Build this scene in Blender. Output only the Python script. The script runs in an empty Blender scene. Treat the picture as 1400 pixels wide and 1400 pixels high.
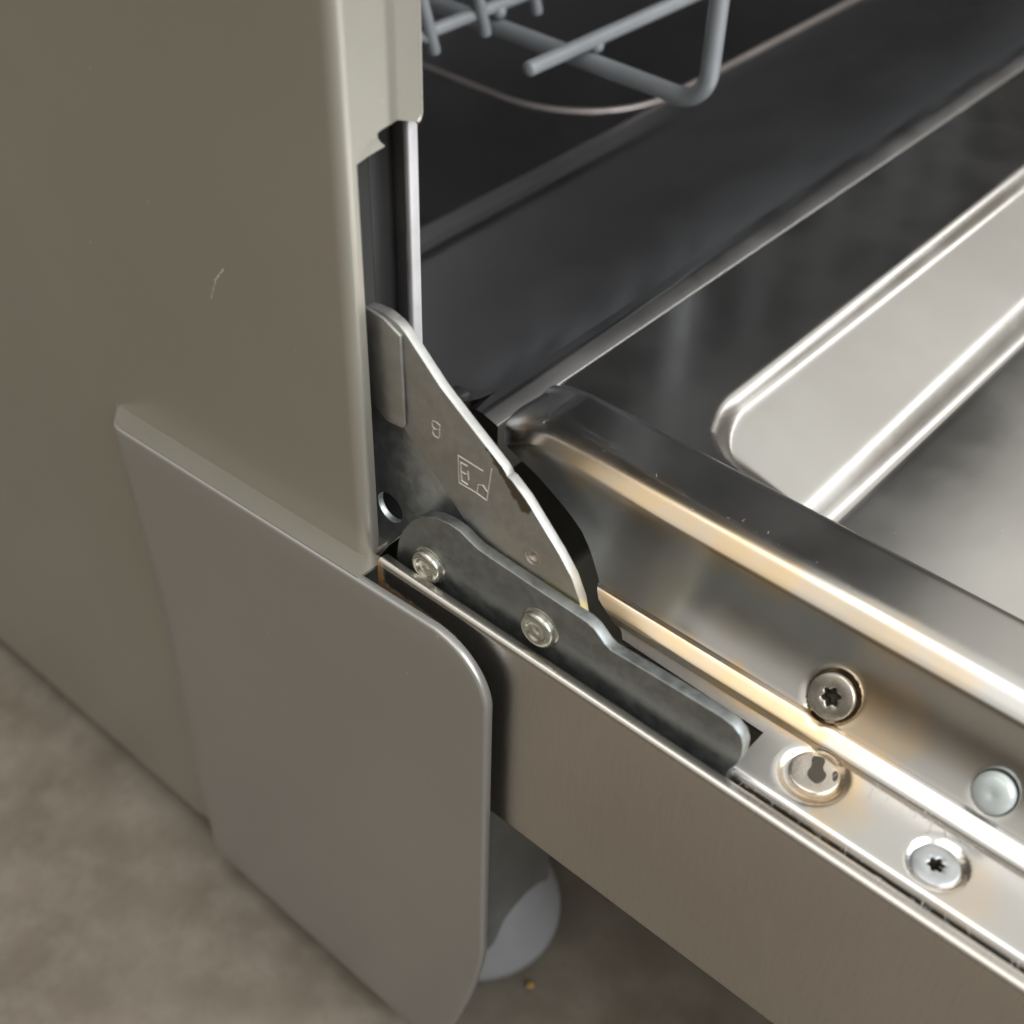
import bpy, math, random
from mathutils import Vector, Matrix
random.seed(3)
PI = math.pi
S = bpy.context.scene
COL = S.collection
H0 = 180.0                                   # millimetres from the floor up to the door hinge line
def V(x, y, z): return Vector((x/1000, y/1000, (z+H0)/1000))   # mm -> m

# ---------------------------------------------------------------- camera
cd = bpy.data.cameras.new('camera'); cam = bpy.data.objects.new('camera', cd); COL.objects.link(cam)
S.camera = cam
M = Matrix(((0.65822867, 0.48893857, -0.57242824), (-0.75241818, 0.45205781, -0.47907266), (0.02453355, 0.74604478, 0.66544368))).to_4x4()
M.translation = V(-129.7, -146.7, 188.8)
cam.matrix_world = M
cd.sensor_width = 36; cd.lens = 46.5; cd.clip_start = 0.01; cd.clip_end = 60
cd.dof.use_dof = True; cd.dof.focus_distance = 0.262; cd.dof.aperture_fstop = 15

# ---------------------------------------------------------------- world and lamps
W = bpy.data.worlds.new('World'); S.world = W; W.use_nodes = True
nt = W.node_tree; bg = nt.nodes['Background']
tc = nt.nodes.new('ShaderNodeTexCoord'); sp = nt.nodes.new('ShaderNodeSeparateXYZ')
cr = nt.nodes.new('ShaderNodeValToRGB'); mp = nt.nodes.new('ShaderNodeMapRange')
mp.inputs[1].default_value = -1; mp.inputs[2].default_value = 1
nt.links.new(tc.outputs['Generated'], sp.inputs[0]); nt.links.new(sp.outputs[2], mp.inputs[0])
nt.links.new(mp.outputs[0], cr.inputs[0]); nt.links.new(cr.outputs[0], bg.inputs[0])
el = cr.color_ramp.elements
el[0].position = 0.30; el[0].color = (.07, .062, .05, 1)
el[1].position = 0.95; el[1].color = (.98, .96, .90, 1)
for p_, c_ in ((.48, (.055, .049, .039)), (.58, (.13, .108, .078)), (.69, (.29, .26, .21)), (.79, (.84, .815, .76))):
    e = el.new(p_); e.color = (*c_, 1)
bg.inputs[1].default_value = 1.0

def lamp(name, loc, target, sx, sy, power, col):
    l = bpy.data.lights.new(name, 'AREA'); l.shape = 'RECTANGLE'; l.size = sx; l.size_y = sy
    l.energy = power; l.color = col
    o = bpy.data.objects.new(name, l); COL.objects.link(o); o.location = loc
    o.rotation_euler = (Vector(target)-Vector(loc)).to_track_quat('-Z', 'Y').to_euler()
    return o
lamp('ceiling_lamp_right', (2.0, -1.0, 1.5), (0.1, -0.05, 0.2), 1.4, 0.30, 4.0, (1, .985, .96))
lamp('ledge_fill_light', (-0.45, 0.15, 2.35), (-0.1, -0.05, 0.2), 2.0, 1.0, 14, (1, .97, .93))  # unseen fill light added to brighten the slot ledge
lamp('ceiling_lamp_front', (0.25, -2.0, 1.6), (0.0, 0.0, 0.15), 2.3, 2.0, 84, (.92, .965, 1))
S.view_settings.view_transform = 'Standard'; S.view_settings.look = 'None'
S.view_settings.exposure = 0; S.view_settings.gamma = 1

# ---------------------------------------------------------------- node helpers
class NB:
    def __init__(s, name):
        s.m = bpy.data.materials.new(name); s.m.use_nodes = True; s.t = s.m.node_tree
        s.b = s.t.nodes['Principled BSDF']; s.tc = s.t.nodes.new('ShaderNodeTexCoord')
    def link(s, a, b): s.t.links.new(a, b)
    def val(s, sock, v):
        if hasattr(v, 'is_output') or isinstance(v, bpy.types.NodeSocket): s.link(v, sock)
        else: sock.default_value = v
    def math(s, op, a, b=0.0, clamp=False):
        n = s.t.nodes.new('ShaderNodeMath'); n.operation = op; n.use_clamp = clamp
        s.val(n.inputs[0], a); s.val(n.inputs[1], b); return n.outputs[0]
    def noise(s, scale=5, detail=4, rough=.55, stretch=(1, 1, 1), dist=0.0):
        mpn = s.t.nodes.new('ShaderNodeMapping'); mpn.inputs['Scale'].default_value = stretch
        s.link(s.tc.outputs['Object'], mpn.inputs[0])
        n = s.t.nodes.new('ShaderNodeTexNoise'); s.link(mpn.outputs[0], n.inputs['Vector'])
        n.inputs['Scale'].default_value = scale; n.inputs['Detail'].default_value = detail
        n.inputs['Roughness'].default_value = rough; n.inputs['Distortion'].default_value = dist
        return n.outputs[0]
    def ramp(s, v, a, b, oa=0.0, ob=1.0):
        n = s.t.nodes.new('ShaderNodeMapRange'); n.interpolation_type = 'SMOOTHSTEP'
        s.val(n.inputs[0], v); n.inputs[1].default_value = a; n.inputs[2].default_value = b
        n.inputs[3].default_value = oa; n.inputs[4].default_value = ob; return n.outputs[0]
    def mix(s, f, a, b):
        n = s.t.nodes.new('ShaderNodeMix'); n.data_type = 'RGBA'
        s.val(n.inputs[0], f)
        for k, c in ((6, a), (7, b)):
            if isinstance(c, tuple): n.inputs[k].default_value = (*c, 1)
            else: s.link(c, n.inputs[k])
        return n.outputs[2]
    def pos(s):
        n = s.t.nodes.new('ShaderNodeSeparateXYZ'); s.link(s.tc.outputs['Object'], n.inputs[0]); return n.outputs
    def vm(s, op, a, b=None):
        n = s.t.nodes.new('ShaderNodeVectorMath'); n.operation = op
        for k, c in ((0, a), (1, b)):
            if c is None: continue
            if isinstance(c, (tuple, Vector)): n.inputs[k].default_value = tuple(c)
            else: s.link(c, n.inputs[k])
        return n
    def segdist(s, a, b, warp=0.0, wscale=400):
        """distance in metres to the segment a-b (mm coordinates), optionally ragged"""
        A = V(*a); B = V(*b); D = B-A; L2 = max(D.length_squared, 1e-12)
        pa = s.vm('SUBTRACT', s.tc.outputs['Object'], A).outputs[0]
        h = s.math('MULTIPLY', s.vm('DOT_PRODUCT', pa, D).outputs['Value'], 1/L2, True)
        sc = s.t.nodes.new('ShaderNodeVectorMath'); sc.operation = 'SCALE'; sc.inputs[0].default_value = tuple(D); s.link(h, sc.inputs['Scale'])
        d = s.vm('LENGTH', s.vm('SUBTRACT', pa, sc.outputs[0]).outputs[0]).outputs['Value']
        if warp:
            d = s.math('ADD', d, s.math('MULTIPLY', s.math('SUBTRACT', s.noise(wscale, 3), .5), warp))
        return d
    def bump(s, h, strength=.1, dist=.0002):
        n = s.t.nodes.new('ShaderNodeBump'); n.inputs['Strength'].default_value = strength
        n.inputs['Distance'].default_value = dist; s.link(h, n.inputs['Height']); s.link(n.outputs[0], s.b.inputs['Normal'])
    def set(s, color=None, metallic=None, rough=None, spec=None):
        if color is not None:
            if isinstance(color, tuple): s.b.inputs['Base Color'].default_value = (*color, 1)
            else: s.link(color, s.b.inputs['Base Color'])
        if metallic is not None: s.val(s.b.inputs['Metallic'], metallic)
        if rough is not None: s.val(s.b.inputs['Roughness'], rough)
        if spec is not None: s.b.inputs['Specular IOR Level'].default_value = spec
        return s.m

# painted/satin silver side panel
def mat_panel(name='satin_silver_panel', ca=(.395, .375, .325), cb=(.425, .405, .355)):
    n = NB(name)
    big = n.noise(9, 3); fine = n.noise(2600, 2)
    c = n.mix(n.ramp(big, .3, .7), ca, cb)
    c = n.mix(n.math('MULTIPLY', n.ramp(fine, .35, .65), .18), c, (.40, .38, .34))
    scr = n.ramp(n.segdist((0, 35.0, 55.2), (0, 38.2, 51.4), .0003, 900), .00008, .0004, 1, 0)
    scr2 = n.ramp(n.segdist((0, 38.0, 51.4), (0, 40.4, 46.3), .0003, 900), .00006, .0003, .8, 0)
    scr3 = n.ramp(n.segdist((-5, 1, -64), (-5, -1, -74), .0006, 900), .0001, .0005, .35, 0)
    s_ = n.math('MULTIPLY', n.math('MAXIMUM', n.math('MAXIMUM', scr, scr2), scr3), n.ramp(n.noise(1800, 2), .3, .6))
    speck = n.ramp(n.noise(330, 2, .5), .74, .79)
    s_ = n.math('MAXIMUM', s_, n.math('MULTIPLY', speck, .25))
    c = n.mix(s_, c, (.80, .78, .74))
    n.bump(n.noise(1500, 3), .12, .00008)
    return n.set(c, .6, n.ramp(n.noise(30, 4), .3, .7, .33, .40), .5)

def mat_brushed():
    n = NB('brushed_steel')
    st = n.noise(60, 5, .7, (1, 60, 1.2)); big = n.noise(14, 3)
    c = n.mix(n.ramp(st, .3, .7), (.54, .515, .48), (.60, .575, .54))
    c = n.mix(n.math('MULTIPLY', n.ramp(big, .3, .7), .25), c, (.42, .38, .33))
    y = n.pos()
    # rust streaks and bleeding where the cover plate touches the door edge
    r1 = n.ramp(n.segdist((-1, -4.6, 4), (-1, -5.0, -1), .0022, 900), .0005, .0018, 1, 0)
    r2 = n.ramp(n.segdist((-1, -4.3, -.5), (-1, -25, -1.9), .0020, 700), .0001, .0013, 1, 0)
    r = n.math('MULTIPLY', n.math('MAXIMUM', r1, r2), n.ramp(n.noise(900, 4), .3, .55))
    c = n.mix(r, c, (.36, .16, .035))
    n.bump(st, .05, .0001)
    met = n.math('SUBTRACT', 1.0, n.math('MULTIPLY', r, .75))
    return n.set(c, met, n.math('ADD', n.ramp(st, .2, .8, .26, .33), n.math('MULTIPLY', r, .3)), .5)

def heat_stain(n, spots):
    f = None
    for (p, r0, r1, k) in spots:
        g = n.ramp(n.segdist(p[0], p[1], .006, 130), r0/1000, r1/1000, k, 0)
        f = g if f is None else n.math('MAXIMUM', f, g)
    return f

def mat_inner():
    n = NB('bright_stainless_door')
    big = n.noise(25, 4)
    c = n.mix(n.ramp(big, .3, .7), (.60, .59, .575), (.66, .65, .635))
    f = heat_stain(n, [(((36, -12, 20), (36, -75, 20)), 1.0, 6.5, .85), (((36, -75, 20), (36, -110, 20)), 1.0, 5.0, .55),
                       (((22.5, -45, 3), (22.5, -92, 3)), 1.0, 4.5, .85), (((26, -93, 9), (27, -103, 10)), 3.0, 9.0, .75),
                       (((16, -98, 1), (12, -103, 1)), 3.5, 7.5, .7), (((13, -126, 1), (11, -128, 1)), 2.0, 7.5, .45)])
    f = n.math('MULTIPLY', f, n.ramp(n.noise(70, 3), .1, .6))
    c = n.mix(f, c, (.84, .62, .36))
    x = n.pos()
    # scuffed line along the crest and a scuffed patch at the door's back corner
    sc = n.ramp(n.segdist((39.2, -14, 22.4), (39.4, -180, 22.4), .0016, 420), .0001, .0009, .5, 0)
    sc2 = n.ramp(n.segdist((42.5, -12, 22), (40.5, -36, 22.2), .0016, 420), .0001, .0026, .14, 0)
    sp_ = n.ramp(n.segdist((34, -20, 15), (33, -27, 13), .0030, 312), .0005, .0022, .35, 0)
    s_ = n.math('MAXIMUM', n.math('MAXIMUM', sc, sc2), sp_)
    s_ = n.math('MULTIPLY', s_, n.ramp(n.noise(2600, 4, .75, (1, .07, 1)), .45, .8))
    fz = n.ramp(n.noise(1100, 3, .6, (1, .35, 1)), .74, .79, 0, .5)      # lint specks
    s_ = n.math('MAXIMUM', s_, fz)
    c = n.mix(s_, c, (.72, .72, .74))
    met = n.math('SUBTRACT', 1.0, n.math('MULTIPLY', s_, .8))
    n.bump(n.noise(60, 3), .05, .0008)
    return n.set(c, met, n.math('ADD', n.ramp(n.noise(40, 3), .3, .7, .20, .27), n.math('MULTIPLY', s_, .5)), .5)

def mat_tub():
    n = NB('dark_stainless_tub')
    c = n.mix(n.ramp(n.noise(18, 3), .3, .7), (.48, .475, .48), (.54, .535, .54))
    n.bump(n.noise(45, 3), .06, .001)
    return n.set(c, 1.0, n.ramp(n.noise(35, 3), .3, .7, .20, .27))

def mat_zinc(name, base, alt, rough=(.33, .48), stains=True):
    n = NB(name)
    g = n.noise(420, 5, .65); m_ = n.noise(90, 3)
    c = n.mix(n.ramp(g, .35, .65), base, alt)
    c = n.mix(n.math('MULTIPLY', n.ramp(m_, .4, .7), .4), c, tuple(v*.78 for v in base))
    pits = n.ramp(n.noise(1500, 2), .70, .76)
    c = n.mix(n.math('MULTIPLY', pits, .5), c, (.12, .12, .12))
    if stains:
        face = n.ramp(n.pos()[0], .00684, .00692, 1, 0)
        f = n.ramp(n.segdist((6.8, -27.5, 41.0), (6.8, -35.5, 32.8), .0028, 500), .0009, .0016, .9, 0); f = n.math('MULTIPLY', f, face)
        c = n.mix(f, c, (.11, .085, .055))
        f = n.ramp(n.segdist((6.8, -43, 17), (6.8, -50.7, 16.3), .003, 500), .0008, .0030, .8, 0)
        c = n.mix(f, c, (.55, .50, .20))
        f = n.ramp(n.segdist((6.8, -30, 21), (6.8, -47, 20), .004, 300), .001, .0060, .45, 0)
        c = n.mix(f, c, (.58, .50, .38))
    n.bump(n.noise(900, 4), .2, .00012)
    return n.set(c, .88, n.ramp(g, .3, .7, *rough))

def mat_plain(name, col, metallic=0.0, rough=.5, bump=0.0, var=.15, scale=60):
    n = NB(name); v = n.noise(scale, 4)
    c = n.mix(n.ramp(v, .3, .7), tuple(k*(1-var) for k in col), tuple(min(1, k*(1+var)) for k in col))
    if bump: n.bump(n.noise(scale*12, 4), bump, .0003)
    return n.set(c, metallic, rough)

def mat_floor():
    n = NB('worn_concrete_floor')
    a = n.noise(16, 5, .6); b = n.noise(60, 4, .6); d = n.noise(260, 4, .6)
    c = n.mix(n.ramp(a, .3, .7), (.125, .102, .076), (.20, .172, .136))
    c = n.mix(n.math('MULTIPLY', n.ramp(b, .4, .7), .45), c, (.25, .22, .18))
    c = n.mix(n.math('MULTIPLY', n.ramp(d, .55, .7), .5), c, (.15, .12, .09))
    n.bump(b, .2, .002)
    return n.set(c, 0.0, n.ramp(a, .3, .7, .45, .65))

PANEL = mat_panel(); COVER = mat_panel('cover_cool_reflection', (.395, .385, .37), (.425, .415, .40)); BRUSH = mat_brushed(); INNER = mat_inner(); TUB = mat_tub()  # PANEL warmer, COVER cooler: reflected tones of one sheet put into colour
ZINC = mat_zinc('zinc_plate', (.43, .425, .405), (.49, .485, .465), (.40, .52))
BRK = mat_zinc('blue_grey_bracket', (.50, .54, .56), (.62, .65, .67), (.38, .5), False)
ARM = mat_zinc('grey_zinc_arm', (.235, .25, .25), (.30, .315, .31), (.36, .5), False)
RIVET = mat_zinc('rivet_steel', (.50, .49, .43), (.58, .57, .50), (.18, .28), False)
SCREWM = mat_zinc('screw_steel', (.55, .51, .45), (.62, .58, .52), (.18, .30), False)
SCREWZ = mat_zinc('pale_zinc_screw', (.50, .52, .53), (.58, .60, .61), (.34, .46), False)
CAP = mat_plain('cloudy_pale_cap', (.50, .54, .53), .15, .3)
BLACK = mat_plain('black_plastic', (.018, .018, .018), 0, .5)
FLANGE = mat_plain('white_edge_strip', (.62, .60, .62), .2, .35)
WIRE = mat_plain('grey_coated_wire', (.21, .22, .23), 0, .28, var=.08)
FOOTM = mat_plain('grey_plastic_foot', (.30, .30, .315), 0, .5, .1, .06)
FOOTD = mat_plain('dark_grey_plastic', (.15, .152, .142), 0, .55, .1)
RIM = mat_plain('dull_rim_metal', (.30, .26, .245), .6, .4)
SOCK = mat_plain('grimy_shaded_socket', (.07, .06, .045), .3, .45)  # brown grime, plus recess shade put into the colour
MARK = mat_plain('stamped_metal', (.55, .53, .49), .3, .4)

# ---------------------------------------------------------------- mesh helpers
def link(name, me, mat, parent=None, smooth=True):
    o = bpy.data.objects.new(name, me); COL.objects.link(o); me.materials.append(mat)
    if smooth:
        me.polygons.foreach_set('use_smooth', [True]*len(me.polygons))
    if parent is not None:
        o.parent = parent; o.matrix_parent_inverse = Matrix.Translation(-ROOTS[parent.name]) if parent.name in ROOTS else Matrix()
    me.update(); return o
ROOTS = {}
def root(name, loc, label, cat):
    o = bpy.data.objects.new(name, None); COL.objects.link(o); o.location = V(*loc); o.empty_display_size = .02
    o['label'] = label; o['category'] = cat; ROOTS[name] = V(*loc); return o
def mesh(verts, faces):
    me = bpy.data.meshes.new('m'); me.from_pydata([tuple(V(*v)) for v in verts], [], faces); me.validate(); return me
def grid(name, rows, mat, parent=None, thick=0.0, closed=False, flip=False, sharp=None):
    n = len(rows[0]); vs = [p for r in rows for p in r]; fs = []
    m_ = n if closed else n-1
    for i in range(len(rows)-1):
        for j in range(m_):
            a, b = i*n+j, i*n+(j+1) % n
            f = (a, b, b+n, a+n); fs.append(f[::-1] if flip else f)
    o = link(name, mesh(vs, fs), mat, parent)
    if thick:
        md = o.modifiers.new('thickness', 'SOLIDIFY'); md.thickness = thick/1000; md.offset = -1; md.use_even_offset = True
        es = o.modifiers.new('crisp rim', 'EDGE_SPLIT'); es.split_angle = math.radians(45)
    return o
def fillet(pts, rads, seg=7):
    out = [pts[0]]
    for i in range(1, len(pts)-1):
        r = rads[i-1]
        p = Vector(pts[i]); a = (Vector(pts[i-1])-p); b = (Vector(pts[i+1])-p)
        la, lb = a.length, b.length; a.normalize(); b.normalize()
        ang = a.angle(b); t = min(r/math.tan(ang/2), la*.49, lb*.49); rr = t*math.tan(ang/2)
        if rr < 1e-4: out.append(tuple(p)); continue
        c = p+(a+b).normalized()*(rr/math.sin(ang/2)); s = p+a*t; e = p+b*t
        vs, ve = s-c, e-c; tot = vs.angle(ve)
        sg = 1 if vs.x*ve.y-vs.y*ve.x > 0 else -1
        for k in range(seg+1):
            th = sg*tot*k/seg
            out.append((c.x+vs.x*math.cos(th)-vs.y*math.sin(th), c.y+vs.x*math.sin(th)+vs.y*math.cos(th)))
    out.append(pts[-1]); return out
def dens(pts, step):
    out = [pts[0]]
    for a, b in zip(pts, pts[1:]):
        L = math.hypot(b[0]-a[0], b[1]-a[1]); k = max(1, int(math.ceil(L/step)))
        for i in range(1, k+1): out.append((a[0]+(b[0]-a[0])*i/k, a[1]+(b[1]-a[1])*i/k))
    return out
def smooth(v, a, b):
    t = min(1, max(0, (v-a)/(b-a))); return t*t*(3-2*t)
def lerp_tab(v, tab):
    if v <= tab[0][0]: return tab[0][1]
    for (a, fa), (b, fb) in zip(tab, tab[1:]):
        if v <= b: return fa+(fb-fa)*(v-a)/(b-a)
    return tab[-1][1]
def plate(name, outline, x0, x1, mat, parent, bev=.25, hole=None):
    """flat sheet in the YZ plane, faces at x0 (towards the camera side) and x1, with bevelled edges"""
    import bmesh
    bm = bmesh.new()
    cu = [bm.verts.new(V(x0, *p)) for p in outline]
    loops = [cu]
    if hole: loops.append([bm.verts.new(V(x0, *p)) for p in hole])
    edges = []
    for lp in loops:
        for i in range(len(lp)): edges.append(bm.edges.new((lp[i], lp[(i+1) % len(lp)])))
    bmesh.ops.triangle_fill(bm, use_beauty=True, use_dissolve=False, edges=edges, normal=(-1, 0, 0))
    bmesh.ops.recalc_face_normals(bm, faces=bm.faces[:])
    if bm.faces[0].normal.x > 0: bmesh.ops.reverse_faces(bm, faces=bm.faces[:])
    r = bmesh.ops.extrude_face_region(bm, geom=bm.faces[:])
    vs = [g for g in r['geom'] if isinstance(g, bmesh.types.BMVert)]
    bmesh.ops.translate(bm, verts=vs, vec=(0.0, 0, 0))
    for v in vs: v.co.x = x1/1000
    bmesh.ops.recalc_face_normals(bm, faces=bm.faces[:])
    if bev:
        es = [e for e in bm.edges if len(e.link_faces) == 2 and e.calc_face_angle(0) > math.radians(50) and abs(e.verts[0].co.x-e.verts[1].co.x) < 1e-7]
        bmesh.ops.bevel(bm, geom=es, offset=bev/1000, segments=3, affect='EDGES', profile=.5, clamp_overlap=True)
    me = bpy.data.meshes.new('m'); bm.to_mesh(me); bm.free()
    o = link(name, me, mat, parent)
    try: me.set_sharp_from_angle(angle=math.radians(38))
    except Exception: pass
    return o
def box(name, a, b, mat, parent, bev=.3):
    import bmesh
    bm = bmesh.new(); bmesh.ops.create_cube(bm, size=1)
    A, B = V(*a), V(*b)
    for v in bm.verts: v.co = Vector([(A[i]+B[i])/2+v.co[i]*(B[i]-A[i]) for i in range(3)])
    bmesh.ops.recalc_face_normals(bm, faces=bm.faces[:])
    if bev: bmesh.ops.bevel(bm, geom=bm.edges[:], offset=bev/1000, segments=2, affect='EDGES', profile=.5)
    me = bpy.data.meshes.new('m'); bm.to_mesh(me); bm.free(); return link(name, me, mat, parent)
def frame_of(n):
    n = Vector(n).normalized(); u = n.cross(Vector((0, 1, 0))).normalized(); return u, n.cross(u), n
def lathe(name, prof, c, n, mat, parent, seg=56, rfun=None):
    """prof: list of (radius, height[, star weight]) ; axis n through c (mm)"""
    u, v, n = frame_of(n); C = Vector(c); rows = []
    for q in prof:
        r, h = q[0], q[1]; w = q[2] if len(q) > 2 else 0
        row = []
        for k in range(seg):
            th = 2*PI*k/seg; rr = r*(1+w*math.cos(6*th))
            p = C+u*(rr*math.cos(th))+v*(rr*math.sin(th))+n*h; row.append(tuple(p))
        rows.append(row)
    o = grid(name, rows, mat, parent, closed=True)
    try: o.data.set_sharp_from_angle(angle=math.radians(50))
    except Exception: pass
    return o
def tube(name, pts, r, mat, parent, seg=14, cap=True, sub=6):
    P3 = [Vector(p) for p in pts]; rows = []
    T = [((P3[min(i+1, len(P3)-1)]-P3[max(i-1, 0)]).normalized()) for i in range(len(P3))]
    nrm = T[0].orthogonal().normalized()
    def ring(c, t, nn, rr):
        b = t.cross(nn); return [tuple(c+nn*(rr*math.cos(2*PI*k/seg))+b*(rr*math.sin(2*PI*k/seg))) for k in range(seg)]
    for i, (p, t) in enumerate(zip(P3, T)):
        nrm = (nrm-t*nrm.dot(t)).normalized()
        if i == 0 and cap:
            for a in (0.02, .5, .8, .95): rows.append(ring(p-t*(r*math.sqrt(1-a*a)*.6), t, nrm, r*a))
        rows.append(ring(p, t, nrm, r))
        if i == len(P3)-1 and cap:
            for a in (.95, .8, .5, .02): rows.append(ring(p+t*(r*math.sqrt(1-a*a)*.6), t, nrm, r*a))
    return grid(name, rows, mat, parent, closed=True)
def bend3(pts, rad, seg=8):
    P = [Vector(p) for p in pts]; out = [tuple(P[0])]
    for i in range(1, len(P)-1):
        a = (P[i-1]-P[i]).normalized(); b = (P[i+1]-P[i]).normalized(); ang = a.angle(b); t = rad/math.tan(ang/2)
        c = P[i]+(a+b).normalized()*(rad/math.sin(ang/2)); s = P[i]+a*t-c; e = P[i]+b*t-c; tot = s.angle(e); ax = s.cross(e).normalized()
        for k in range(seg+1): out.append(tuple(c+Matrix.Rotation(tot*k/seg, 3, ax) @ s))
    out.append(tuple(P[-1])); return out

# ---------------------------------------------------------------- floor
fl = mesh([(-6000, -6000, -180), (6000, -6000, -180), (6000, 6000, -180), (-6000, 6000, -180)], [(0, 1, 2, 3)])
fo = link('floor', fl, mat_floor(), smooth=False); fo['kind'] = 'structure'

# ================================================================ THE DISHWASHER
DW = root('dishwasher', (0, 0, -180), 'silver grey dishwasher with its door folded open, standing on a concrete floor', 'dishwasher')

# ---- side panel: back region, front region with its folded front flange and notch
def zb(y): return -.6-.030*(y+3)            # lower edge of the panel above the slot
YS = 84.6                                   # depth at which the slot ends
path = [(0, YS), (0, 0), (11.6, 0), (15.0, 1.9), (21.4, 2.7)]
pf = dens(fillet(path, [2.6, 2.6, 2.6], 8), 1.0)
acc = [0.0]
for a, b in zip(pf, pf[1:]): acc.append(acc[-1]+math.hypot(b[0]-a[0], b[1]-a[1]))
def pat(s):
    for k in range(len(acc)-1):
        if s <= acc[k+1]+1e-9:
            t = (s-acc[k])/(acc[k+1]-acc[k]); return (pf[k][0]+(pf[k+1][0]-pf[k][0])*t, pf[k][1]+(pf[k+1][1]-pf[k][1])*t)
    return pf[-1]
def s_of_x(x):
    for k in range(len(acc)-1):
        if pf[k+1][0] >= x and pf[k+1][0] > 1e-6: return acc[k+1]-(pf[k+1][0]-x)/max(1e-6, (pf[k+1][0]-pf[k][0]))*(acc[k+1]-acc[k])
    return acc[-1]
SM = acc[-1]
notch = [(-3, .55), (0.2, 1.2), (1.2, 2.2), (2.6, 3.1), (4.5, 3.55), (6.5, 3.7), (40, 3.7), (87.6, 3.6), (88.1, 3.7), (89.1, 4.2), (90.1, 5.3), (91.1, 7.2), (91.8, 9.5), (92.0, 11.4)]
def xmax(z):
    if z <= 92.0: return lerp_tab(z, notch)
    return 99
zs = [-.6, -.2, .2, .7, 1.2, 1.8, 2.6, 3.5, 4.5, 6.5, 10, 20, 40, 60, 80, 86, 87.6, 88.1, 88.6, 89.1, 89.6, 90.1, 90.6, 91.1, 91.5, 91.8, 92.0]
yb = [560, 400, 300, 200, 140, 110, 100, 94, 90, YS, 82, 80, 70, 60, 50, 40, 30, 20, 12, 6, 4, 3.3, 2.6]
rows = []
def rowat(z, smax):
    r = []
    for y in yb:
        zz = z if z > 12 else z+(zb(min(y, YS))+.6)*(1-smooth(z, 0, 12))
        r.append((0, y, zz))
    s0 = YS-2.6
    for k in range(1, 61):
        s = s0+(smax-s0)*k/60; x, y = pat(s); r.append((x, y, z))
    return r
for z in [q for q in zs if q < 87.7]: rows.append(rowat(z, max(s_of_x(xmax(z)), YS-2.6+.2)))
main_rows = rows
# above the notch: every column rises from the notch outline
def zlow(x):
    if x <= 3.61: return 87.6
    if x <= 11.4: return lerp_tab(x, [(3.6, 87.6), (3.7, 88.1), (4.2, 89.1), (5.3, 90.1), (7.2, 91.1), (9.5, 91.8), (11.4, 92.0)])
    return lerp_tab(x, [(11.4, 92.0), (13, 91.6), (15.0, 91.0), (18.3, 89.5), (20.0, 88.7), (20.8, 88.5), (21.2, 88.8), (21.4, 89.6)])
cols = [(0, y) for y in yb]; s0 = YS-2.6; smx = s_of_x(xmax(87.6))
cols += [pat(s0+(smx-s0)*k/60) for k in range(1, 61)]+[pat(smx+(SM-smx)*k/80) for k in range(1, 81)]
upper_rows = []
for t in (0, .001, .004, .01, .02, .04, .08, .15, .3, .6, 1):
    upper_rows.append([(x, y, zlow(x)+(342-zlow(x))*t) for x, y in cols])
# rolled bright edge along the flange
edge = [(21.5, 2.9, z) for z in (91.2, 92, 95, 110, 150, 300, 342)]
tube('flange_bead', [(20.4, 2.75, 88.6), (21.1, 2.85, 88.8), (21.5, 2.9, 89.8)]+edge[1:], .42, PANEL, DW, seg=10)
# back of the side panel: full height behind the slot
rows = []
for y in (560, 400, 300, 200, 140, 110, 100, 94, 90, YS):
    zz = -168 if y > 90.1 else (-168+(90-y)*.2)
    rows.append([(0, y, z) for z in ([zz]+list(range(-160, 0, 20))+[zb(YS)])])
import bmesh
def merged(name, grids, mat, parent, thick):
    bm = bmesh.new()
    for rws, fl_ in grids:
        vv = [[bm.verts.new(V(*p)) for p in r] for r in rws]
        for i in range(len(vv)-1):
            for j in range(len(vv[0])-1):
                q = (vv[i][j], vv[i][j+1], vv[i+1][j+1], vv[i+1][j]); bm.faces.new(q[::-1] if fl_ else q)
    bmesh.ops.remove_doubles(bm, verts=bm.verts[:], dist=2e-6)
    me = bpy.data.meshes.new('m'); bm.to_mesh(me); bm.free()
    o = link(name, me, mat, parent); md = o.modifiers.new('thickness', 'SOLIDIFY'); md.thickness = thick/1000; md.offset = -1
    es = o.modifiers.new('crisp rim', 'EDGE_SPLIT'); es.split_angle = math.radians(50); return o
merged('side_panel', [(main_rows, False), (rows, True), (upper_rows, False)], PANEL, DW, .8)

# ---- lower cover plate, offset outward below the slot, with rounded free corners
def xo(y, z=0):
    w = 8+7*smooth(-z, -2, 70)
    return -6.2*smooth(YS-y, -1, w)*(0 if y > YS-.01 else 1)
def ztop(y):
    z = 1.9-.055*(y+5)
    if y < -24.5:
        t = (-24.5-y)/13.0; z = 2.9-13*(1-math.sqrt(max(0, 1-min(1, t)**2)))
    return z
def zbot(y):
    if y > -8: return -166.5+.02*(y+8) if y < 76 else -166.5+.02*84+ 0
    return lerp_tab(-y, [(8, -166.5), (15, -166), (22, -158), (27.9, -145.5), (33.1, -125.1), (35, -115.6), (36.6, -106.7), (37.5, -99)])
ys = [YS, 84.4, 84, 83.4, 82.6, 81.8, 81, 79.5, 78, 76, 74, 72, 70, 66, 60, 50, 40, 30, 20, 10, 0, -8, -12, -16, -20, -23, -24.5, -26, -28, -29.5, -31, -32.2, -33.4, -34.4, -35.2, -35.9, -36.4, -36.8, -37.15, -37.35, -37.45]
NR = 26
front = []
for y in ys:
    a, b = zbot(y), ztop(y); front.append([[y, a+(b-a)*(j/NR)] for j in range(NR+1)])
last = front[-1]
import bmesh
bm = bmesh.new()
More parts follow.
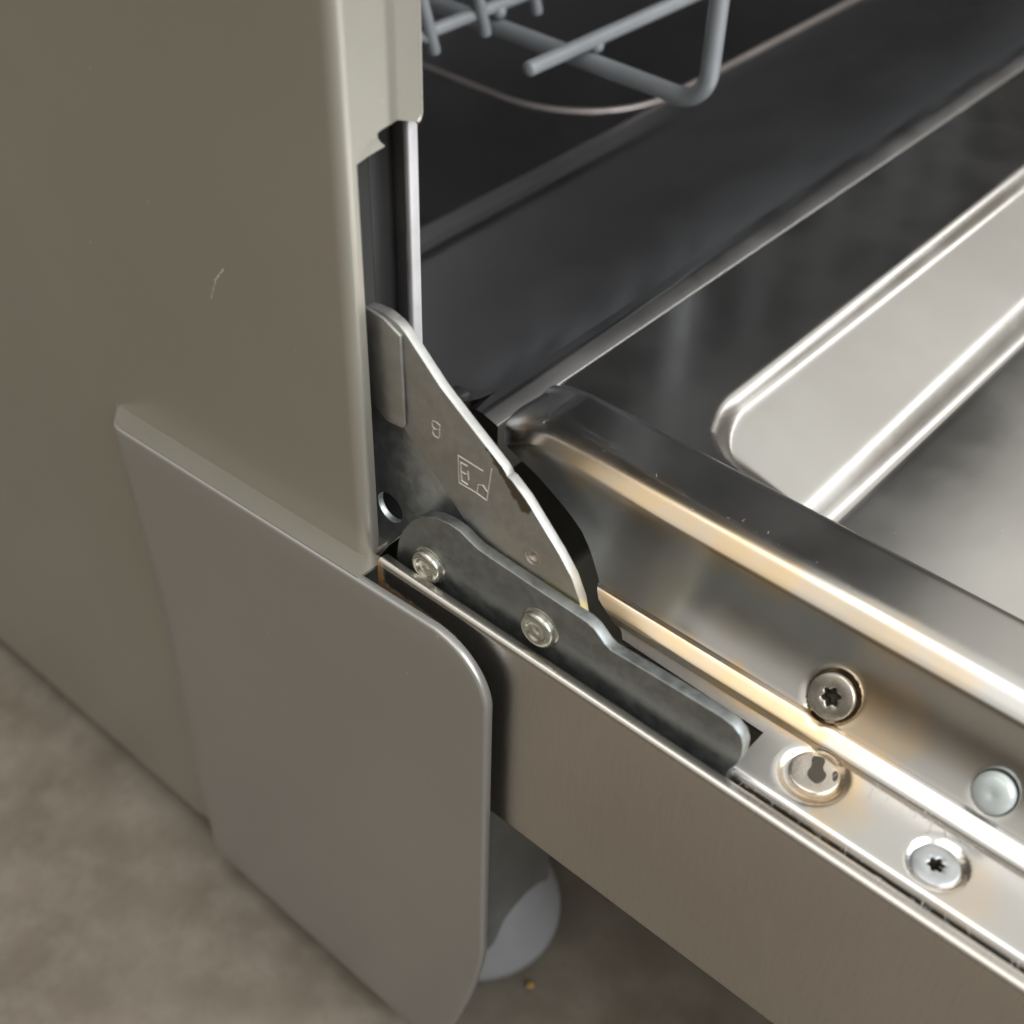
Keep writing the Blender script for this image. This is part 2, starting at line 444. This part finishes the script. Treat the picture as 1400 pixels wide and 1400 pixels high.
vg = [[bm.verts.new(V(xo(p[0], p[1]), p[0], p[1])) for p in c] for c in front]
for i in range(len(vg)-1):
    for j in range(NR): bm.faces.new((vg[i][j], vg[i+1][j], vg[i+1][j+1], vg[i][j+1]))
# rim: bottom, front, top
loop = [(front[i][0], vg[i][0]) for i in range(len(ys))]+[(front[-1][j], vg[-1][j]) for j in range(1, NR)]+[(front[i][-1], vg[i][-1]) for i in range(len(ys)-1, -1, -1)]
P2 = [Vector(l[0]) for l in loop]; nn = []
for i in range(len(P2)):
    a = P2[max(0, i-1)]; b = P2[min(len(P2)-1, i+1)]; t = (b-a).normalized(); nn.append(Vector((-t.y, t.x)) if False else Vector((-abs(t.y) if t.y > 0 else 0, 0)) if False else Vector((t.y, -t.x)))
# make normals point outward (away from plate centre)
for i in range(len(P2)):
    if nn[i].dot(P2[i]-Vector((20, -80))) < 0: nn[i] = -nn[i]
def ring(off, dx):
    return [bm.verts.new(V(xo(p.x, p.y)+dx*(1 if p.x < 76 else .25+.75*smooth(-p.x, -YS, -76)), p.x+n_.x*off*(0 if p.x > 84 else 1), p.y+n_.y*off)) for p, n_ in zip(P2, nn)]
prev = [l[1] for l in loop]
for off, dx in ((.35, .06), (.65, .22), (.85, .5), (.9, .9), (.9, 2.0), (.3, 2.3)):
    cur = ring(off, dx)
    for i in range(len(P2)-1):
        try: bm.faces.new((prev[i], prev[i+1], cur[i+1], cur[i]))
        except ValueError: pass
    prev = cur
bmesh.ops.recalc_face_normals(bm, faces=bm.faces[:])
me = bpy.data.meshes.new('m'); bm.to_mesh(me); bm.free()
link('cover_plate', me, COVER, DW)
# ledge floor of the slot
rows = []
for y in [84.2, 83, 80, 76, 70, 60, 40, 20, 5, -1, -3.2]:
    z = ztop(y)+.55; x0 = xo(y)+.7
    rows.append([(x0+(2.2-x0)*k/5, y, z-.12*k) for k in range(6)])
grid('slot_ledge', rows, PANEL, DW, thick=.6)

# ---- dark cavity behind the notch, tab and edge strip
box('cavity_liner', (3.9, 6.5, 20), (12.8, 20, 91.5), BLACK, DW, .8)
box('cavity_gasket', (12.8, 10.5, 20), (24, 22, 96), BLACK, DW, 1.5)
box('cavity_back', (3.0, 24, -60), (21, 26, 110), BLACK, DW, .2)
box('added_hole_backing', (15, 3.2, -20), (17, 24, 40), BLACK, DW, .3)  # black box added behind the bracket hole to keep it dark
t = plate('cavity_shelf', [(0, 0), (1, 1)], 0, 1, PANEL, DW) if False else None
tabp = [(5.0, 84.6), (6.5, 85.4), (9.5, 86.0), (13.37, 86.36), (12.4, 87.4), (11.8, 88.3), (11.6, 90.2), (10.0, 92.2), (5.0, 92.2)]
vs = [(x, 3.4, z) for x, z in tabp]+[(x, 4.2, z) for x, z in tabp]; n_ = len(tabp)
link('inner_tab', mesh(vs, [tuple(range(n_)), tuple(range(2*n_-1, n_-1, -1))]+[(i, n_+i, n_+(i+1) % n_, (i+1) % n_) for i in range(n_)]), PANEL, DW, smooth=False)
box('tub_edge_strip', (20.0, 4.6, 30), (22.5, 6.0, 312), FLANGE, DW, .35)

# ---- tub: front sill, floor with rounded basin rim, left fillet and walls
def floorz(x, y):
    z = (17.58-.27*(y-5)-(0.35*math.exp(-(y-5)/2.5)-.35)) if y < 84 else -3.4-.33*(y-84) if y < 96 else -7.36
    z += .9*math.exp(-((y-80)/3.2)**2)*smooth(x, 250, 120)
    # basin: signed distance of a rounded quadrant beginning at (196, 97)
    dx, dy = x-198, y-97.5; r = 42
    if dx < r and dy < r: d = r-math.hypot(r-dx, r-dy)
    else: d = min(dx, dy)
    if d > 0: z -= 34*smooth(d, 0, 16)
    return z
nose = fillet([(-2.7, 2), (-2.7, 16.6), (2.0, 17.9), (5, 17.5)], [.5, 5], 7)
yl = [p[0] for p in nose[:-1]]; zl = [p[1] for p in nose[:-1]]
ycols = [(y, z) for y, z in zip(yl, zl)]
yy = [5+.0]
y = 5.0
while y < 560:
    ycols.append((y, None)); y += 3 if y < 70 else (.7 if y < 106 else (3 if y < 170 else 14))
R_ = 24
xs = []
for k in range(0, 13): th = PI/2*(1-k/12); xs.append((22+R_-R_*math.sin(th), R_-R_*math.cos(th)))
x = 48
while x < 590:
    xs.append((x, 0)); x += 3 if x < 190 else (1.0 if x < 216 else (4 if x < 280 else 12))
rows = []
for (y, z) in ycols:
    r = []
    for (x, dz) in xs:
        zz = floorz(x, y) if z is None else z
        r.append((x, y, zz+dz*(1 if y > 4 else 0)))
    rows.append(r)
nf = len([1 for c_ in ycols if c_[0] < 4.99])
grid('tub_front_lip', [[p for p in r if p[0] > 36] for r in rows[:nf]]+[[(p[0], p[1], floorz(p[0], p[1])) for p in rows[nf] if p[0] > 36]], TUB, DW)
tub = grid('tub', rows[nf:], TUB, DW)
box('corner_gap_box', (24, 7.5, 2), (40, 12, 19), BLACK, DW, 1)  # black box in the open gap at the tub corner
rim = [(575, 97.5), (400, 97.5)]+[(198+42-42*math.sin(PI/2*k/14), 97.5+42-42*math.cos(PI/2*k/14)) for k in range(15)]+[(198, 200), (198, 400)]
tube('basin_rim', [(x, y, -7.9) for x, y in rim], 1.3, RIM, DW, 12)
WALL = mat_plain('brushed_tub_wall', (.44, .435, .44), .9, .33)
def quad(name, pts, mat): return link(name, mesh(pts, [(0, 1, 2, 3)]), mat, DW, smooth=False)
quad('tub_left_wall', [(22, 8, 10), (22, 556, -40), (22, 556, 312), (22, 8, 312)], WALL)
quad('tub_back_wall', [(22, 556, -50), (590, 556, -50), (590, 556, 312), (22, 556, 312)], WALL)
quad('tub_right_wall', [(584, 4, -50), (584, 556, -50), (584, 556, 312), (584, 4, 312)], WALL)
quad('unseen_low_roof', [(22, 4, 311), (584, 4, 311), (584, 556, 311), (22, 556, 311)], WALL)  # unseen roof, lowered so the door's reflections clear it and brighten

box('unseen_low_lid', (1, 3, 314), (586, 556, 341), PANEL, DW, 2)  # unseen lid, kept low with the roof for the door's reflections
box('right_side_panel', (588, 3, -168), (590, 556, 341), PANEL, DW, .5)

# ---- hinge bracket, cam plate and its folded flap
hole = [(2.4+3.5*math.cos(2*PI*k/28), 8.4+3.6*math.sin(2*PI*k/28)) for k in range(28)]
plate('hinge_bracket', [(14, 50), (14, -12), (8.6, -10.8), (4, -3.5), (-.24, 2.48), (-3.3, -2), (-26, -2), (-30, 24), (-14, 40), (-2, 50)], 9.5, 11, BRK, DW, .2, hole)
box('bracket_foot', (6.0, 3.5, -3.2), (22, 16, -1.8), PANEL, DW, .3)
ca = [(3.2, 57.9), (1.6, 58.3), (-1.5, 58.6), (-4.6, 57.9), (-6.4, 56.8), (-15, 49.1), (-22, 44.3), (-29.9, 39.1), (-30.6, 38.4), (-31.0, 37.7), (-32.0, 37.4), (-35.6, 34.9), (-39.6, 30.9), (-43.6, 26.9),
      (-46.8, 23.0), (-49.0, 18.6), (-50.0, 14.5), (-49.5, 8), (-30, 8), (-24.9, 17.2), (-14.0, 27.3), (-8.5, 31.6), (-5.6, 34.6), (1.5, 37.2), (3.9, 40)]
cp = plate('hinge_plate', ca, 6.8, 8.8, ZINC, DW, .3, [(-37.6+1.35*math.cos(2*PI*k/24), 22.2+1.35*math.sin(2*PI*k/24)) for k in range(24)])
# flap folded out of the plate
fa = [(4.0, 58.3), (1.2, 58.3), (-1.95, 58.1), (-6.1, 56.2), (-6.3, 45), (-6.3, 36.2), (-5.6, 35.4), (-1.6, 34.9), (2.1, 37.2), (4.0, 39)]
plate('hinge_flap', fa, 5.9, 6.75, ZINC, DW, .3)
marks = [[(-19.25, 35.95), (-25.4, 35.72)], [(-19.25, 35.95), (-19.47, 29.58), (-23.91, 29.62), (-26.37, 29.29), (-27.39, 37.33)],
 [(-23.91, 29.62), (-24.16, 31.78), (-25.43, 32.39), (-26.0, 31.85), (-26.67, 31.44)], [(-19.89, 34.71), (-20.14, 30.47), (-21.7, 30.36)],
 [(-19.89, 34.71), (-21.57, 34.74)], [(-20.01, 32.53), (-21.31, 32.65)], [(-21.7, 33.62), (-21.89, 31.6)]]
eight = [[(-12.93, 40.55), (-13.98, 40.75), (-14.76, 40.44), (-14.61, 39.47), (-13.68, 38.97), (-12.9, 39.21), (-12.73, 39.97), (-12.93, 40.55)],
 [(-13.68, 38.97), (-14.61, 39.47), (-14.64, 38.32), (-14.36, 37.32), (-13.38, 37.28), (-12.87, 37.98), (-13.07, 38.74), (-13.68, 38.97)]]
def strokes(name, lst, r, parent):
    import bmesh
    bm = bmesh.new(); kk = 0
    for L in lst:
        for a, b in zip(L, L[1:]):
            a, b = Vector(a), Vector(b); t = (b-a).normalized(); n = Vector((-t.y, t.x))*r; a = a-t*r*.5; b = b+t*r*.5
            kk += 1
            pr = [bm.verts.new(V(6.81, *(p+q))) for p, q in ((a, n), (b, n), (b, -n), (a, -n))]
            pa = bm.verts.new(V(6.66-.004*kk, *(a+t*r*.5))); pb = bm.verts.new(V(6.66-.004*kk, *(b-t*r*.5)))
            bm.faces.new((pr[0], pr[1], pb, pa)); bm.faces.new((pr[2], pr[3], pa, pb)); bm.faces.new((pr[1], pr[2], pb)); bm.faces.new((pr[3], pr[0], pa))
    bmesh.ops.recalc_face_normals(bm, faces=bm.faces[:])
    me = bpy.data.meshes.new('m'); bm.to_mesh(me); bm.free(); return link(name, me, MARK, parent, smooth=False)
strokes('stamped_mark', marks, .13, cp); strokes('stamped_numeral', eight, .15, cp)
lathe('punched_dimple', [(0.01, -1.5), (.5, -1.45), (1.0, -1.1), (1.35, -.5), (1.6, .03), (1.7, .12), (1.95, .06), (2.05, -.02)][::-1], (6.8, -37.6, 22.2), (-1, 0, 0), ZINC, cp)

# ---- foot under the machine
lathe('levelling_foot', [(.01, 30), (13, 30), (16, 29), (20, 24), (24.5, 9), (25.5, 5), (25.5, 1.5), (24, .2)][::-1], (39, 3, -178), (0, 0, 1), FOOTM, DW, 40)
box('foot_leg', (23, -15, -168), (52, 22, -62), FOOTD, DW, 3)
box('base_tray', (8, 6, -120), (560, 540, -60), FOOTD, DW, 2)

# ================================================================ THE DOOR
# outer panel (brushed steel), its side folded over at the top
po = fillet([(12, -49.6), (-1, -50.4), (-1, 5.7), (2.3, 5.0), (2.3, -3)], [1.6, 1.9, 1.2], 9)
pz = []
for a, b in zip(po, po[1:]):
    pz.append(a)
    if math.hypot(b[0]-a[0], b[1]-a[1]) > 20:
        for k in range(1, 12): pz.append((a[0]+(b[0]-a[0])*k/12, a[1]+(b[1]-a[1])*k/12))
pz.append(po[-1])
rows = [[(x, y, z) for x, z in pz] for y in (-4.3, -4.6, -6, -12, -25, -50, -90, -140, -220, -420)]
door_out = grid('outer_door_panel', rows, BRUSH, DW, thick=.8, flip=True)

# inner panel: ledge, rolled step, sloped wall, crest, pan with pressed step
pi_ = fillet([(6.6, -3.5), (6.6, 1.0), (20.7, 1.0), (21.4, 2.3), (24.1, 4.0), (25.1, 3.7), (33.8, 19.6), (37.6, 22.6), (53.5, 21.2), (57.0, 17.0), (58.2, 16.5)],
             [1.2, .4, 1.4, 1.2, .5, 5.2, 4.6, 4.0, 1.0], 8)
prof = dens(pi_, .9)
def wallsag(x, z):
    t = ((x-25.1)*8.7+(z-3.7)*15.9)/(8.7**2+15.9**2)
    if not (0 < t < 1) or not (23 < x < 36) : return x, z
    k = 1.25*math.sin(PI*t); return x+.86*k, z-.51*k
prof = [wallsag(*p) for p in prof]
x = 58.8
while x < 470:
    prof.append((x, 16.5)); x += .8 if x < 90 else 8
pocket = [((26.5, -91.4, 8.7), 6.0, 1.1), ((26.4, -122.6, 8.6), 4.6, .5), ((13.4, -121, 1), 5.5, .9), ((15.2, -96.0, 1), 6.5, 1.0)]
def pan(x, y):
    # distance inside the pressed rounded rectangle (corner near x=72, y=-31)
    dx, dy = x-57.6, -32.6-y; r = 22
    if dx < r and dy < r: d = r-math.hypot(max(0, r-dx), max(0, r-dy))
    else: d = min(dx, dy)
    if d <= 0: return 0
    drop = 3.0*smooth(d, 0, 4.2)
    s2 = smooth(dx, .5, 11)
    yy = -y
    drop += s2*(.285*max(0, min(yy, 60)-36))
    drop += s2*4.2*smooth(yy, 58.5, 65.5)
    drop += .028*max(0, yy-67)
    return drop
def ystart(x, z):
    if x < 17.4: return -84.6
    if x < 17.8: return -84.6+(x-17.4)/.4*32.6
    if x < 24.3: return lerp_tab(x, [(17.8, -52), (19.5, -50.5), (20.8, -48), (22, -43), (24.3, -40.5)])
    if x < 34: return lerp_tab(z, [(4.1, -40.5), (8, -35), (12.5, -27), (17.3, -17), (19.6, -9.4)])
    if x > 33.79: return -3.4-6.0*(1-math.sqrt(max(0, 1-(max(0, 46-x)/12.25)**2)))
    return -3.4
ts = [0]
v = 0
ycomm = []
yv = -3.4
rows = []
# parameter rows: t in metres from each start, dense over the visible part
NT = 250
def yrow(k, y0):
    # first 215 rows run from the start to -150, the rest to -420
    if k <= 90: return y0+(-88.5-y0)*k/90
    if k <= 215: return -88.5-61.5*(k-90)/125
    return -150-270*(k-215)/(NT-215)
nv = []
for k in range(NT+1):
    r = []
    for i, (x, z) in enumerate(prof):
        y0 = ystart(x, z); y = yrow(k, y0)
        a = prof[max(0, i-1)]; b = prof[min(len(prof)-1, i+1)]; tx, tz = b[0]-a[0], b[1]-a[1]; L = math.hypot(tx, tz) or 1; nx, nz = -tz/L, tx/L
        X, Y, Z = x, y, z
        if x > 57.7: Z -= pan(x, y)
        if 30 < x < 60:                                     # crest rounds down at the door's back end
            e = max(0, 1-(y0-y)/12.0); Z -= 4.6*e*e*smooth(x, 29, 36)*(1-smooth(x, 50, 60)); 
        for c, rad, dep in pocket:
            d = math.sqrt((X-c[0])**2+(Y-c[1])**2+(Z-c[2])**2)
            if d < rad:
                w = dep*(1-smooth(d, rad*.80, rad)); X -= nx*w; Z -= nz*w
        r.append((X, Y, Z))
    rows.append(r)
door_in = grid('inner_door_panel', rows, INNER, DW, thick=.7)

def cut_hole(c, r):
    import bmesh
    bm = bmesh.new(); bm.from_mesh(door_in.data); C_ = V(*c)
    bmesh.ops.delete(bm, geom=[v for v in bm.verts if (v.co-C_).length < r/1000], context='VERTS')
    bm.to_mesh(door_in.data); bm.free()
def screw(c, n, rh, mat, star=.42, seat=True, depth=1.5, sink=.9, tint=None):
    depth += 1.4
    n = Vector(n).normalized(); c = Vector(c)-n*sink
    rs = rh*star; cut_hole(c, rh*.80)
    pr = [(rh, -.6), (rh, .45), (rh*.97, .62), (rh*.92, .70), (rh*.6, .74), (rs*1.22, .74, .13), (rs*1.1, .66, .16), (rs*1.02, .45, .17), (rs*.95, -depth+.7, .17), (rs*.4, -depth+.45, .1), (.01, -depth+.3)]
    o = lathe('screw', pr, c, n, mat, door_in, 72)
    o.data.materials.append(SOCK)
    for f in o.data.polygons:
        if f.index//72 >= 7: f.material_index = 1
    return o
wn = (-.86, 0, .51)
screw((26.5, -91.4, 8.7), wn, 4.3, SCREWM, .36, sink=.7)
s2_ = lathe('slotted_fastener', [(4.5, -.5), (4.5, .22), (4.35, .34), (3.9, .38), (2.4, .36), (.01, .36)], (16.2, -95.9, .72), (0, 0, 1), SCREWM, door_in, 64)
s2_['label'] = 'flat round fastener with a dark waisted slot'
def slot_shade_piece(poly, z):
    n = len(poly); pts = poly
    vs = [(x, y, z) for x, y in pts]+[(x, y, z-.4) for x, y in pts]
    return link('slot_shade', mesh(vs, [tuple(range(n))]+[(k, n+k, n+(k+1) % n, (k+1) % n) for k in range(n)]), SOCK, door_in, smooth=False)  # raised dark piece stands in for the shade of a cut slot
def soft(poly, it=2):
    for _ in range(it):
        q = []
        for k in range(len(poly)):
            a, b = poly[k], poly[(k+1) % len(poly)]
            q += [(a[0]*.75+b[0]*.25, a[1]*.75+b[1]*.25), (a[0]*.25+b[0]*.75, a[1]*.25+b[1]*.75)]
        poly = q
    return poly
slot_shade_piece(soft([(19.0, -93.6), (20.2, -96.0), (17.6, -96.6), (17.0, -98.2), (14.2, -97.9), (14.4, -95.9), (15.3, -94.9), (17.2, -94.9)]), 1.26)
slot_shade_piece(soft([(18.5, -98.2), (19.0, -99.2), (17.0, -100.0), (16.8, -99.2)]), 1.26)
s3_ = screw((13.4, -121, 1), (0, 0, 1), 4.1, SCREWZ, .30, sink=.5); s3_['label'] = 'pale zinc screw with a small star socket'
s4_ = lathe('plug', [(3.6, -.8), (3.55, .2), (3.3, .7), (2.6, 1.15), (1.4, 1.4), (.7, 1.3), (.01, 1.15)], (26.6, -122.6, 8.8), wn, CAP, door_in, 56); s4_['label'] = 'cloudy pale round plug on the sloped wall'

# ---- hinge arm with its two rivets
aa = [(-4.6, 3), (-5.3, 7.5), (-6.6, 11.2), (-9.2, 15.5), (-12.2, 18.6), (-16, 20.4), (-19.5, 21.0), (-22.3, 20.8), (-24.5, 19.9), (-26.5, 19.2), (-30, 18.9), (-40, 18.5), (-52.8, 18.1), (-54.6, 17.5), (-55.8, 16.6),
      (-57.2, 15.4), (-58.6, 14.9), (-60.5, 15.0), (-72, 15.5), (-82, 15.8), (-84.6, 15.4), (-86.3, 14.2), (-87.1, 12.3), (-87.2, 9.2), (-86.6, 6.5), (-85.4, 4), (-85, -6), (-12, -6), (-7.5, -2)]
arm = plate('hinge_arm', aa, 4.0, 6.45, ARM, DW, .45)
def rivet(c, rr, dark):
    return lathe('rivet', [(rr*1.12, -.02), (rr*1.10, .12), (rr, .2), (rr, .9), (rr*.97, 1.3), (rr*.90, 1.65), (rr*.80, 1.85), (rr*.68, 1.86), (rr*.60, 1.7), (rr*.54, 1.3), (rr*.48, 1.12), (rr*.2, 1.08), (.01, 1.2)], c, (-1, 0, 0), RIVET, arm, 64)
rivet((4, -14.1, 6.9), 3.7, 0); rivet((4, -42.6, 9.4), 3.9, 1)

# ================================================================ THE DISH RACK
RK = root('dish_rack', (152, 98, 30), 'grey coated wire dish rack inside the open tub, above the basin', 'dish rack')
rw = 1.9
tube('long_wire', bend3([(153, 420, 42), (152, 28, 40), (150, 24.5, 420)], 9, 12), 2.5, WIRE, RK, 18)
tube('cross_wire', [(126.6, 66.8, 46.0), (200, 66.3, 46.0), (560, 65, 46.0)], 2.1, WIRE, RK, 18)
tube('cross_wire', [(112, 100.2, 47.2), (200, 100.2, 46.4), (560, 100, 44)], 1.9, WIRE, RK, 16)
for (xa, za) in ((123.5, 42.5), (144.2, 41.6), (166.5, 41.6), (192, 41), (218, 41), (244, 41), (270, 41), (296, 41)):
    tube('tine', [(xa, 98, za), (xa-5, 98, za+17), (xa-22, 98, za+75)], 1.75, WIRE, RK, 14)
for xa in (208, 260, 312, 364, 416): tube('cross_stub', [(xa, 62.6, 44), (xa, 63, 180)], 1.6, WIRE, RK, 12)
for (c, r) in (((154.3, 66.5, 44.2), 2.2), ((152, 100, 45), 2.2), ((142.8, 99.2, 46.6), 2.0), ((165, 99.2, 46.6), 2.0), ((121.5, 99.2, 46.8), 2.0)):
    lathe('weld', [(.01, -r)]+[(r*math.sin(PI*k/8), -r*math.cos(PI*k/8)) for k in range(1, 8)]+[(.01, r)], c, (0, 0, 1), WIRE, RK, 16)

# ================================================================ lint caught along the door's edges
fib = []; ff = []
def fibre(p, d, L, r=.035):
    p = Vector(p); d = Vector(d).normalized(); k0 = len(fib); curl = Vector((random.uniform(-1, 1), random.uniform(-1, 1), random.uniform(-.6, .6)))*.5
    sd = d.orthogonal().normalized(); up = d.cross(sd)
    for i in range(5):
        q = p+d*(L*i/4)+curl*(L*(i/4)**2)
        for a in range(3): fib.append(tuple(q+sd*(r*math.cos(2.094*a))+up*(r*math.sin(2.094*a))))
    for i in range(4):
        for a in range(3):
            b = (a+1) % 3; ff.append((k0+i*3+a, k0+i*3+b, k0+i*3+3+b, k0+i*3+3+a))
for i in range(90): fibre((random.uniform(2.6, 6.4), random.uniform(-150, -86), .6), (random.uniform(-1, 1), random.uniform(-1, 1), random.uniform(-.2, .8)), random.uniform(.5, 2.0))
for i in range(70): fibre((20.9+random.uniform(-.6, 1.2), random.gauss(-116, 8), 1.5), (random.uniform(-1, .2), random.uniform(-.5, .5), random.uniform(0, .7)), random.uniform(.6, 2.6))
for i in range(40): fibre((random.uniform(7, 20), random.uniform(-150, -86), 1.12), (random.uniform(-1, 1), random.uniform(-1, 1), .08), random.uniform(.4, 1.6))
for i in range(60): fibre((39+random.gauss(0, 1), random.uniform(-90, -12), 22.8), (random.uniform(-1, 1), random.uniform(-1, 1), .1), random.uniform(.3, 1.2))
lo = link('lint', mesh(fib, ff), mat_plain('grey_lint', (.55, .53, .50), 0, .8), None, smooth=False)
lo['kind'] = 'stuff'; lo['label'] = 'fine pale lint fibres caught along the edges of the open steel door'; lo['category'] = 'lint'

# ================================================================ crumb on the floor
cr_ = lathe('crumb', [(.01, -1.0), (1.0, -.7, .08), (1.4, .0, .12), (.9, .7, .1), (.01, 1.0)], (30.8, -25.5, -179), (.3, .2, 1), mat_plain('amber_crumb', (.42, .25, .07), 0, .5, .2), None, 14)
cr_['label'] = 'tiny amber crumb on the dark floor in front of the grey foot'; cr_['category'] = 'crumb'
